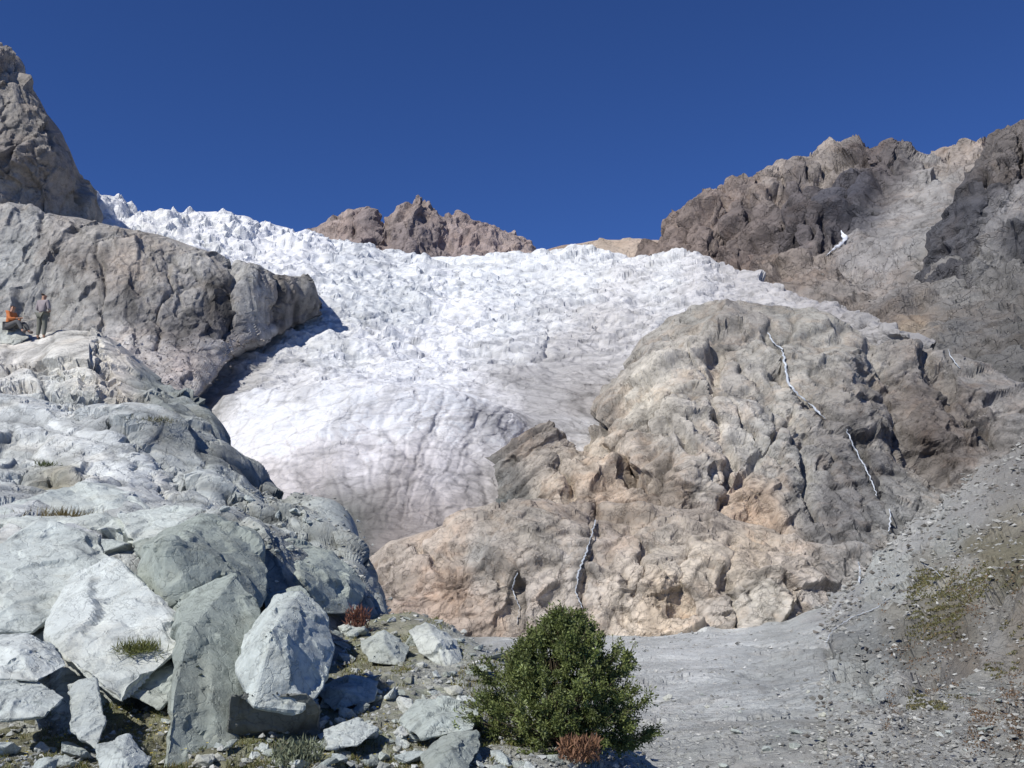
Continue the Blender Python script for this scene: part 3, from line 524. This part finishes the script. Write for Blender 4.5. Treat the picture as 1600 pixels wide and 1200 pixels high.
def scat(key,n,region,smin,smax,label,group,seed,pw=2.,cat='rock',sink=.12):
    r=random.Random(seed);c=0
    while c<n:
        px=r.uniform(region[0],region[2]);py=r.uniform(region[1],region[3])
        g,nn=find(key,px,py);u,v=proj(g)
        if abs(u-px)>4 or abs(v-py)>4: c+=.2; continue
        if 750<px<1000 and py>1050 and py<1172: continue
        s=(smin+(smax-smin)*r.random()**pw)*g[1]/F
        o=protos[r.randrange(14)].copy();COL.objects.link(o)
        o.location=(g[0],g[1],g[2]+s*sink);o.scale=(s*r.uniform(.8,1.2),s*r.uniform(.8,1.1),s*r.uniform(.7,1.1))
        o.rotation_euler=(r.uniform(-.4,.4),r.uniform(-.4,.4),r.uniform(0,6.28))
        tag(o,label,cat,group);c+=1
scat('nb',165,(440,965,900,1205),14,54,'angular grey rock in the rubble bank around the bush','rocks in the rubble bank around the bush',1,1.8)
scat('nb',36,(0,1070,430,1205),18,60,'pale loose rock among grass at the lower left','loose rocks in the grass at the lower left',2)
scat('ls',24,(350,770,520,860),12,34,'small loose stone on the ledge at the top of the slabs','loose stones on the ledge at the top of the slabs',3)
scat('ls',24,(20,830,560,1090),40,110,'angular block half buried in the left slope','angular blocks half buried in the left slope',5,1.5,sink=-.05)
scat('gf',44,(940,1070,1600,1200),8,28,'small loose stone lying on the gravel flat','loose stones on the gravel flat',4,3)
def gravel(key,n,region,smin,smax,name,label,seed,cols,pw=4):
    r=np.random.default_rng(seed);G,u,v,N=LAY[key]
    m=np.where((u>region[0])&(u<region[2])&(v>region[1])&(v<region[3]))[0]
    idx=r.choice(m,n);P=G[idx]+0
    base=[]
    for k in range(5):
        bm=bmesh.new();rr=random.Random(k)
        vs=[bm.verts.new(Vector((rr.gauss(0,1),rr.gauss(0,1),rr.gauss(0,.7))).normalized()*.5) for _ in range(9)]
        bmesh.ops.convex_hull(bm,input=vs);bm.verts.index_update()
        base.append((np.array([x.co[:] for x in bm.verts])*[1,.8,.6],np.array([[y.index for y in f.verts] for f in bm.faces if len(f.verts)==3])));bm.free()
    VV=[];FF=[];CC=[];offs=0
    sz=(smin+(smax-smin)*r.random(n)**pw)*P[:,1]/F
    for i in range(n):
        b,f=base[i%5];a=r.random()*6.28;c,s=math.cos(a),math.sin(a)
        q=b*sz[i];q=np.stack([q[:,0]*c-q[:,1]*s,q[:,0]*s+q[:,1]*c,q[:,2]],-1)+P[i]+[r.normal()*sz[i],r.normal()*sz[i],0]
        VV.append(q);FF.append(f+offs);offs+=len(b);CC.append(np.tile(lin(cols[r.integers(len(cols))])*KA*r.uniform(.7,1.1),(len(b),1)))
    o=mk(name,np.concatenate(VV),np.concatenate(FF),m_bo,np.concatenate(CC));tag(o,label,'gravel',kind='stuff')
gravel('gf',16000,(930,985,1620,1220),1.3,10,'gravel','loose grey gravel strewn over the valley floor and right slope',1,[(170,172,167),(156,158,154),(182,182,176),(140,140,133)])
gravel('gf',26000,(1290,690,1640,1210),1.8,14,'talus','broken grey and brown stones covering the right scree slope',11,[(158,158,151),(136,134,127),(172,172,165),(118,113,105)],3.5)
gravel('nb',13000,(-20,960,1010,1220),2,18,'rubble','small broken stone filling gaps in the foreground bank',2,[(172,175,170),(160,162,156),(188,190,184),(138,138,130)],3)
gravel('ls',4000,(330,760,620,1000),1.5,11,'rubble','small broken stone on the ledges of the left slabs',3,[(176,179,173),(162,164,158),(140,140,132)])
gravel('lc',2500,(180,530,420,630),1.5,6,'talus','broken rock at the foot of the streaked cliff',6,[(176,168,160),(150,140,132),(130,124,118)])
gravel('rb',3500,(780,560,1620,860),1.2,4,'talus','scattered stones caught on the right bluff',4,[(165,160,148),(136,130,122)])
gravel('rm',4500,(1280,380,1600,600),1.2,5,'talus','scattered blocks on the slopes under the right mountain',5,[(150,147,140),(122,118,114)])
# ================= PLANTS =================
m_leaf=plain('willow_leaf',(0,0,0),.55,True,.25)
m_grass=plain('grass_blade',(0,0,0),.7,True,.2)
m_bark=plain('bark',(.10,.08,.05),.9)
def leaves(cs,ds,ls,ws,cols,r):
    n=len(cs);nrm=r.normal(size=(n,3));side=np.cross(ds,nrm);side/=np.linalg.norm(side,axis=1,keepdims=True)+1e-9
    up=np.cross(side,ds)
    l=ls[:,None];w=ws[:,None]
    V=np.stack([cs,cs+ds*l*.5+side*w*.5+up*w*.12,cs+ds*l,cs+ds*l*.5-side*w*.5+up*w*.12],1).reshape(-1,3)
    return V,np.arange(n*4).reshape(n,4),np.repeat(cols,4,0)
def tube(bmv,bmf,pts,rad,k=6):
    o=len(bmv)
    for i,p in enumerate(pts):
        d=(Vector(pts[min(i+1,len(pts)-1)])-Vector(pts[max(i-1,0)])).normalized();a=d.orthogonal().normalized();b=d.cross(a)
        for j in range(k):
            t_=2*math.pi*j/k;bmv.append(tuple(Vector(p)+(a*math.cos(t_)+b*math.sin(t_))*rad[i]))
        if i:
            for j in range(k): bmf.append((o+(i-1)*k+j,o+(i-1)*k+(j+1)%k,o+i*k+(j+1)%k,o+i*k+j))
def bush():
    r=np.random.default_rng(5)
    YB=10.4;base=at(878,1170,YB);m=YB/F
    root=bpy.data.objects.new('willow_bush',None);COL.objects.link(root);root.location=base
    tag(root,'round green willow bush growing out of the rubble in the foreground','bush')
    hs=np.array([-5,20,60,100,125,150,172,196]);hl=np.array([110,140,148,136,100,74,44,14]);hr=np.array([112,134,134,118,100,80,58,30])
    V=[];Fc=[];C=[]
    for k in range(440):
        h=r.uniform(2,190);a=r.uniform(0,2*math.pi)
        hw=np.interp(h,hs,hl) if math.cos(a)<0 else np.interp(h,hs,hr)
        rad=(hw-12)*(r.uniform(.12,1)**.45)*(1+.14*math.sin(a*5+h*.05)+.12*math.sin(a*3+h*.11)+.12*r.normal())
        C.append((rad*math.cos(a)*m,rad*math.sin(a)*m*.85,h*m))
    for k in range(50):
        C.append((r.uniform(-60,60)*m,-r.uniform(30,80)*m,r.uniform(40,120)*m))
    C=np.array(C)
    for k in range(30):
        e=C[r.integers(len(C))]*.85;p0=np.array([r.normal()*.05,r.normal()*.05,-.05])
        pts=[tuple(p0*(1-t_)+e*t_+np.array([0,0,.1*math.sin(math.pi*t_)])+r.normal(size=3)*.01*(t_>0)) for t_ in np.linspace(0,1,7)]
        tube(V,Fc,pts,np.linspace(.014,.003,7))
    cs=[];ds=[];cl=[]
    for ci,c in enumerate(C):
        sz=r.uniform(.05,.12)
        out=c-np.array([0,0,.35]);out=out/(np.linalg.norm(out)+1e-6)
        tone=r.uniform(.6,1.3);yel=r.uniform(0,1)
        shoot=ci%3==0
        for q in range(8 if not shoot else 10):
            d=out+r.normal(size=3)*.6+np.array([0,0,.6]);d/=np.linalg.norm(d);L=sz*r.uniform(1.0,2.3)
            if shoot and q>6: L=r.uniform(.2,.34); tube(V,Fc,[tuple(c*.3),tuple(c),tuple(c+d*L*.6)],[.005,.004,.002],4)
            k=int(r.integers(13,25));tt=r.random(k)[:,None]
            p=c+d*(tt-.4)*L+r.normal(size=(k,3))*.015
            dd=d*.7+r.normal(size=(k,3))*.55;dd/=np.linalg.norm(dd,axis=1,keepdims=True)
            cs.append(p);ds.append(dd)
            colr=np.array([.135,.170,.05])*(1-yel*.5)+np.array([.23,.25,.09])*yel*.5
            cl.append(colr*tone*r.uniform(.7,1.35,size=(k,1)))
    mk('stem',V,Fc,m_bark,parent=root)
    cs=np.concatenate(cs);ds=np.concatenate(ds);cl=np.concatenate(cl);n=len(cs)
    sel=r.random(n)<.1;cl[sel]=cl[sel]*1.4+.07
    V,Fc,CC=leaves(cs,ds,r.uniform(.026,.048,n),r.uniform(.011,.020,n),cl,r)
    mk('foliage',V,Fc,m_leaf,CC,parent=root)
bush()
def tuft(key,px,py,w,h,label,col,n=260,seed=0,name='grass_tuft',cat='grass tuft',lw=.008,spread=.5,leafy=False,g=None):
    r=np.random.default_rng(seed)
    if g is None: g,_=find(key,px,py)
    m=g[1]/F
    cs=r.normal(size=(n,3))*[w*m*.28,w*m*.22,0.02*h*m];cs[:,2]-=.01
    if leafy: cs=np.clip(cs,-w*m*.5,w*m*.5); cs[:,2]+=r.random(n)*h*m*.7
    ds=r.normal(size=(n,3))*spread+[0,0,1];ds/=np.linalg.norm(ds,axis=1,keepdims=True)
    cols=np.array(col)*r.uniform(.6,1.4,size=(n,1))
    ln=h*m*r.uniform(.3,1.1,n)*(.35 if leafy else 1)
    V,Fc,CC=leaves(cs,ds,ln,np.full(n,(lw if not leafy else lw*2)),cols,r)
    o=mk(name,V,Fc,m_grass,CC);o.location=g;tag(o,label,cat)
G1=(.15,.16,.05);G2=(.20,.17,.07);G3=(.09,.11,.04);RD=(.20,.09,.06)
tuft('ls',92,812,90,30,'brownish grass tuft in the hollow of the upper left slab',(.17,.13,.05),900,1,lw=.012,spread=.8)
tuft('ls',215,1000,55,28,'green grass tuft growing on the pale flat-faced boulder',G1,620,2,g=at(215,1018,11.0),lw=.009,spread=.8)
tuft('ls',72,725,30,14,'small green tuft on the upper left slab',G3,200,3,lw=.012,spread=.8)
tuft('ls',240,655,60,12,'dry grass strip under the dark upper ledge',(.16,.15,.08),300,4,lw=.014,spread=.8)
tuft('nb',560,985,35,45,'reddish plant beside the grey-green boulder',RD,420,5,name='alpine_plant',cat='plant',leafy=True)
tuft('nb',465,1190,65,42,'pale green leafy plant at the bottom edge under the leaning block',(.20,.22,.14),900,6,name='alpine_plant',cat='plant',leafy=True)
tuft('nb',905,1180,56,42,'reddish-brown low plant at the foot of the bush',(.22,.12,.07),900,7,name='alpine_plant',cat='plant',leafy=True,g=at(905,1188,9.5))
tuft('nb',655,1000,40,24,'green grass tuft behind the pointed slab',G1,240,8,spread=.8)
def cover(key,n,region,hpx,name,label,seed,cols,mask=None,lw=.008,thr=.15,blob=40,sp=.5):
    r=np.random.default_rng(seed);G,u,v,N=LAY[key]
    m=np.where((u>region[0])&(u<region[2])&(v>region[1])&(v<region[3]))[0]
    if mask is not None: m=m[mask(u[m],v[m])]
    I=r.choice(m,n*5)
    k=fbm(G[I]/G[I][:,1:2]*F,blob,4,seed,.6)>thr
    P=G[I][k][:n];n=len(P)
    mm=P[:,1]/F
    ds=r.normal(size=(n,3))*sp+[0,0,1];ds/=np.linalg.norm(ds,axis=1,keepdims=True)
    cc=np.array(cols)[r.integers(len(cols),size=n)]*r.uniform(.6,1.35,size=(n,1))
    P=P+r.normal(size=(n,3))*mm[:,None]*[3,3,0]
    V,Fc,CC=leaves(P,ds,hpx*mm*r.uniform(.5,1.2,n),lw*P[:,1]/10,cc,r)
    o=mk(name,V,Fc,m_grass,CC);tag(o,label,'grass',kind='stuff')
cover('nb',13000,(-20,1060,470,1215),9,'grass','short olive grass between rocks at the lower left',1,[G1,G2,(.13,.15,.05)],thr=.05,sp=.8)
cover('nb',9000,(470,960,800,1215),8,'grass','sparse grass between the rocks left of the bush',2,[G1,G2],thr=.2,sp=.8)
cover('gf',30000,(1420,770,1620,1110),3.6,'grass','low olive ground plants in patches on the right slope',3,[(.15,.145,.06),(.13,.13,.055),(.19,.16,.08)],mask=lambda u,v:(v>905-(u-1400)*.6)&(v<1110),lw=.016,thr=.1,blob=60,sp=1.2)
cover('gf',16000,(1380,880,1620,1180),3.4,'ground_cover','rust coloured low plants in patches on the right slope',6,[(.20,.13,.08),(.17,.12,.075)],lw=.015,thr=.28,blob=50,sp=1.2)
r=np.random.default_rng(9);VV=[];FF=[];k=0
for i in range(70):
    px,py=(r.uniform(0,330),r.uniform(1070,1195)) if i<45 else (r.uniform(480,700),r.uniform(1000,1195))
    g,_=find('nb',px,py);s=.010;c=g+[0,0,.06]
    for q in range(5):
        a=q*2*math.pi/5;VV+= [c,c+[s*math.cos(a-.4),s*math.sin(a-.4),.004],c+[s*1.4*math.cos(a),s*1.4*math.sin(a),.008],c+[s*math.cos(a+.4),s*math.sin(a+.4),.004]];FF.append((k,k+1,k+2,k+3));k+=4
o=mk('wildflowers',VV,FF,plain('yellow_petal',(.75,.6,.08)));tag(o,'tiny yellow wildflowers dotted through the foreground grass','flowers',kind='stuff')

# ================= PEOPLE =================
def skin(name,J,E,mat,parent,sub=2):
    keys=list(J);me=bpy.data.meshes.new(name);me.from_pydata([J[k][:3] for k in keys],[(keys.index(a),keys.index(b)) for a,b in E],[])
    o=bpy.data.objects.new(name,me);COL.objects.link(o)
    mo=o.modifiers.new('s','SKIN');mo.use_smooth_shade=True
    for i,k in enumerate(keys):
        rr=J[k][3];rr=(rr,rr) if not isinstance(rr,tuple) else rr
        me.skin_vertices[0].data[i].radius=rr
    me.skin_vertices[0].data[0].use_root=True
    s=o.modifiers.new('u','SUBSURF');s.levels=sub;s.render_levels=sub
    dg=bpy.context.evaluated_depsgraph_get();m2=bpy.data.meshes.new_from_object(o.evaluated_get(dg))
    o.modifiers.clear();o.data=m2;m2.materials.clear();m2.materials.append(mat);o.parent=parent
    return o
m_skin=plain('skin',(.42,.24,.16),.6)
def person(base,rotz,label,J,top,trou,hairc,shoec,scale=1):
    root=bpy.data.objects.new('person',None);COL.objects.link(root);root.location=base;root.rotation_euler=(0,0,rotz);root.scale=(scale,)*3
    tag(root,label,'person')
    E=[('pel','spi'),('spi','che'),('che','nek'),('nek','jaw'),('jaw','hed'),('jaw','nos')]
    for s in 'lr':
        E+=[('che','sh'+s),('sh'+s,'el'+s),('el'+s,'wr'+s),('wr'+s,'pa'+s),('pel','hi'+s),('hi'+s,'kn'+s),('kn'+s,'an'+s),('an'+s,'to'+s)]
        w=Vector(J['wr'+s][:3]);e=Vector(J['el'+s][:3]);d=(w-e).normalized();pa=w+d*.07;J['pa'+s]=(*pa,.03)
        sd=d.cross(Vector((0,0,1)));sd=sd.normalized() if sd.length>.1 else Vector((0,1,0));dn=d.cross(sd)
        if dn.z>0: dn=-dn
        for f in range(4):
            o_=(f-1.5)*.02;L=[.068,.08,.075,.058][f]
            a=pa+sd*o_+d*.02;b=a+d*L*.5+dn*.006;c=b+d*L*.35+dn*.03
            J['f%d%s'%(f,s)]=(*a,.010);J['g%d%s'%(f,s)]=(*b,.009);J['h%d%s'%(f,s)]=(*c,.008)
            E+=[('pa'+s,'f%d%s'%(f,s)),('f%d%s'%(f,s),'g%d%s'%(f,s)),('g%d%s'%(f,s),'h%d%s'%(f,s))]
        a=w+d*.03+sd*.035;b=a+d*.035+sd*.02
        J['ta'+s]=(*a,.011);J['tb'+s]=(*b,.009);E+=[('wr'+s,'ta'+s),('ta'+s,'tb'+s)]
    hd=Vector(J['hed'][:3]);jw=Vector(J['jaw'][:3]);f=J.pop('face');f=Vector(f).normalized();J['nos']=(*((hd*.45+jw*.55)+f*.105),.012)
    B={}
    for k,v in J.items():
        q=.72 if k[:3] in('che','spi','pel') or k[:2] in('sh','hi','kn','el') else 1
        B[k]=(*v[:3],tuple(z*q for z in v[3]) if isinstance(v[3],tuple) else v[3]*q)
    skin('body',B,E,m_skin,root)
    g=lambda k,a:(*J[k][:3],(J[k][3]+a) if not isinstance(J[k][3],tuple) else tuple(q+a for q in J[k][3]))
    mt=plain('shirt_cloth',top,.85);S={k:g(k,.02) for k in ['che','spi','pel','shl','shr','ell','elr']}
    nk=Vector(J['nek'][:3])*.6+Vector(J['che'][:3])*.4; S['col']=(*nk,.075)
    EE=[('che','spi'),('spi','pel'),('che','shl'),('che','shr'),('shl','ell'),('shr','elr'),('che','col')]
    for s in 'lr':
        w=Vector(J['wr'+s][:3]);e=Vector(J['el'+s][:3]);q=e+(w-e)*.8;S['cu'+s]=(*q,.045);EE.append(('el'+s,'cu'+s))
    skin('shirt',S,EE,mt,root)
    Tm=plain('trouser_cloth',trou,.85);T={k:g(k,.026) for k in ['pel','hil','hir','knl','knr']}
    EE=[('pel','hil'),('pel','hir'),('hil','knl'),('hir','knr')]
    for s in 'lr':
        w=Vector(J['an'+s][:3]);e=Vector(J['kn'+s][:3]);q=e+(w-e)*.9;T['cu'+s]=(*q,.062);EE.append(('kn'+s,'cu'+s))
    skin('trousers',T,EE,Tm,root)
    for s in 'lr':
        skin('shoe',{'a':(*J['an'+s][:3],.06),'b':g('to'+s,.022)},[('a','b')],plain('boot_leather',shoec,.7),root,1)
    c=hd-f*.022+Vector((0,0,.025));skin('hair',{'a':(*c,.1),'b':(*(c-f*.03-Vector((0,0,.07))),.08)},[('a','b')],plain('hair_strands',hairc,.8),root)
    sd=f.cross(Vector((0,0,1))).normalized()
    for q in (-1,1):
        p=hd*.6+jw*.4+f*.092+sd*q*.032
        bm=bmesh.new();bmesh.ops.create_uvsphere(bm,u_segments=10,v_segments=6,radius=.011,matrix=Matrix.Translation(p));me=bpy.data.meshes.new('eye');bm.to_mesh(me);bm.free();me.materials.append(plain('eye_dark',(.03,.02,.02),.3));o=bpy.data.objects.new('eye',me);COL.objects.link(o);o.parent=root
        p=hd*.5+jw*.5+sd*q*.088
        bm=bmesh.new();bmesh.ops.create_uvsphere(bm,u_segments=10,v_segments=6,radius=1,matrix=Matrix.Translation(p)@Matrix.Diagonal((.014,.018,.03,1)));me=bpy.data.meshes.new('ear');bm.to_mesh(me);bm.free();me.materials.append(m_skin);o=bpy.data.objects.new('ear',me);COL.objects.link(o);o.parent=root
    return root
g,_=find('ls',62,526); print('standing at',g,proj(g))
J=dict(pel=(0,0,.96,(.15,.11)),spi=(0,0,1.14,(.135,.1)),che=(0,0,1.34,(.16,.11)),nek=(0,.01,1.49,.055),jaw=(0,.025,1.57,.07),hed=(0,.01,1.67,.088),
 shl=(-.19,0,1.41,.06),shr=(.19,0,1.41,.06),ell=(-.27,.02,1.13,.045),elr=(.27,.02,1.13,.045),wrl=(-.1,.22,1.1,.03),wrr=(.1,.22,1.12,.03),
 hil=(-.1,0,.9,.09),hir=(.1,0,.9,.09),knl=(-.12,.02,.5,.06),knr=(.12,.03,.5,.06),anl=(-.13,-.01,.09,.045),anr=(.13,0,.09,.045),tol=(-.15,.14,.04,.035),tor=(.16,.14,.04,.035),face=(.5,1,0))
person(tuple(g),-.3,'person standing on the slab in a grey shirt and olive trousers, seen from behind',J,(.30,.26,.26),(.16,.16,.13),(.07,.05,.04),(.08,.06,.05),scale=1.1)
g=at(14,514,39.0)
J=dict(pel=(0,0,.1,(.15,.12)),spi=(.02,0,.28,(.135,.1)),che=(.05,0,.48,(.16,.12)),nek=(.08,0,.63,.055),jaw=(.1,0,.71,.07),hed=(.09,0,.81,.088),
 shl=(.05,.18,.55,.06),shr=(.06,-.18,.55,.06),ell=(.16,.22,.3,.045),elr=(.2,-.22,.3,.045),wrl=(.38,.08,.36,.03),wrr=(.4,-.08,.34,.03),
 hil=(.05,.1,.08,.09),hir=(.05,-.1,.08,.09),knl=(.5,.14,.2,.062),knr=(.48,-.14,.22,.062),anl=(.72,.14,-.12,.045),anr=(.7,-.14,-.14,.045),tol=(.86,.16,-.14,.035),tor=(.84,-.16,-.16,.035),face=(1,-.5,0))
person(tuple(g),-.25,'person sitting on the rock at the left edge in an orange shirt',J,(.60,.20,.07),(.10,.10,.10),(.05,.035,.03),(.1,.08,.07),scale=1.15)

# ================= LIGHT, SKY, CAMERA =================
S=Vector((-.56,-.56,.76)).normalized()
L=bpy.data.lights.new('sun','SUN');L.energy=4.7;L.angle=math.radians(.5);L.color=(1,.975,.93)
lo=bpy.data.objects.new('sun',L);COL.objects.link(lo);lo.rotation_euler=S.to_track_quat('Z','Y').to_euler()
w=bpy.data.worlds.new('World');SC.world=w;w.use_nodes=True;nt=w.node_tree;bg=nt.nodes['Background']
sk=nt.nodes.new('ShaderNodeTexSky');sk.sky_type='NISHITA';sk.sun_disc=False;sk.sun_elevation=math.asin(S.z);sk.sun_rotation=math.atan2(S.x,S.y);sk.altitude=2500;sk.air_density=.9;sk.dust_density=.1;sk.ozone_density=4
mu=nt.nodes.new('ShaderNodeVectorMath');mu.operation='MULTIPLY';mu.inputs[1].default_value=(.41,.61,1.02)
nt.links.new(sk.outputs[0],mu.inputs[0]);nt.links.new(mu.outputs[0],bg.inputs[0]);bg.inputs[1].default_value=.1
cam=bpy.data.cameras.new('camera');cam.sensor_width=36;cam.lens=36*F/1600;cam.clip_end=20000;cam.clip_start=.1
co=bpy.data.objects.new('camera',cam);COL.objects.link(co);co.rotation_euler=(math.pi/2+TH,0,0);SC.camera=co
SC.view_settings.view_transform='Standard';SC.view_settings.look='None';SC.view_settings.exposure=0
print('verts',sum(len(o.data.vertices) for o in SC.objects if o.type=='MESH'))
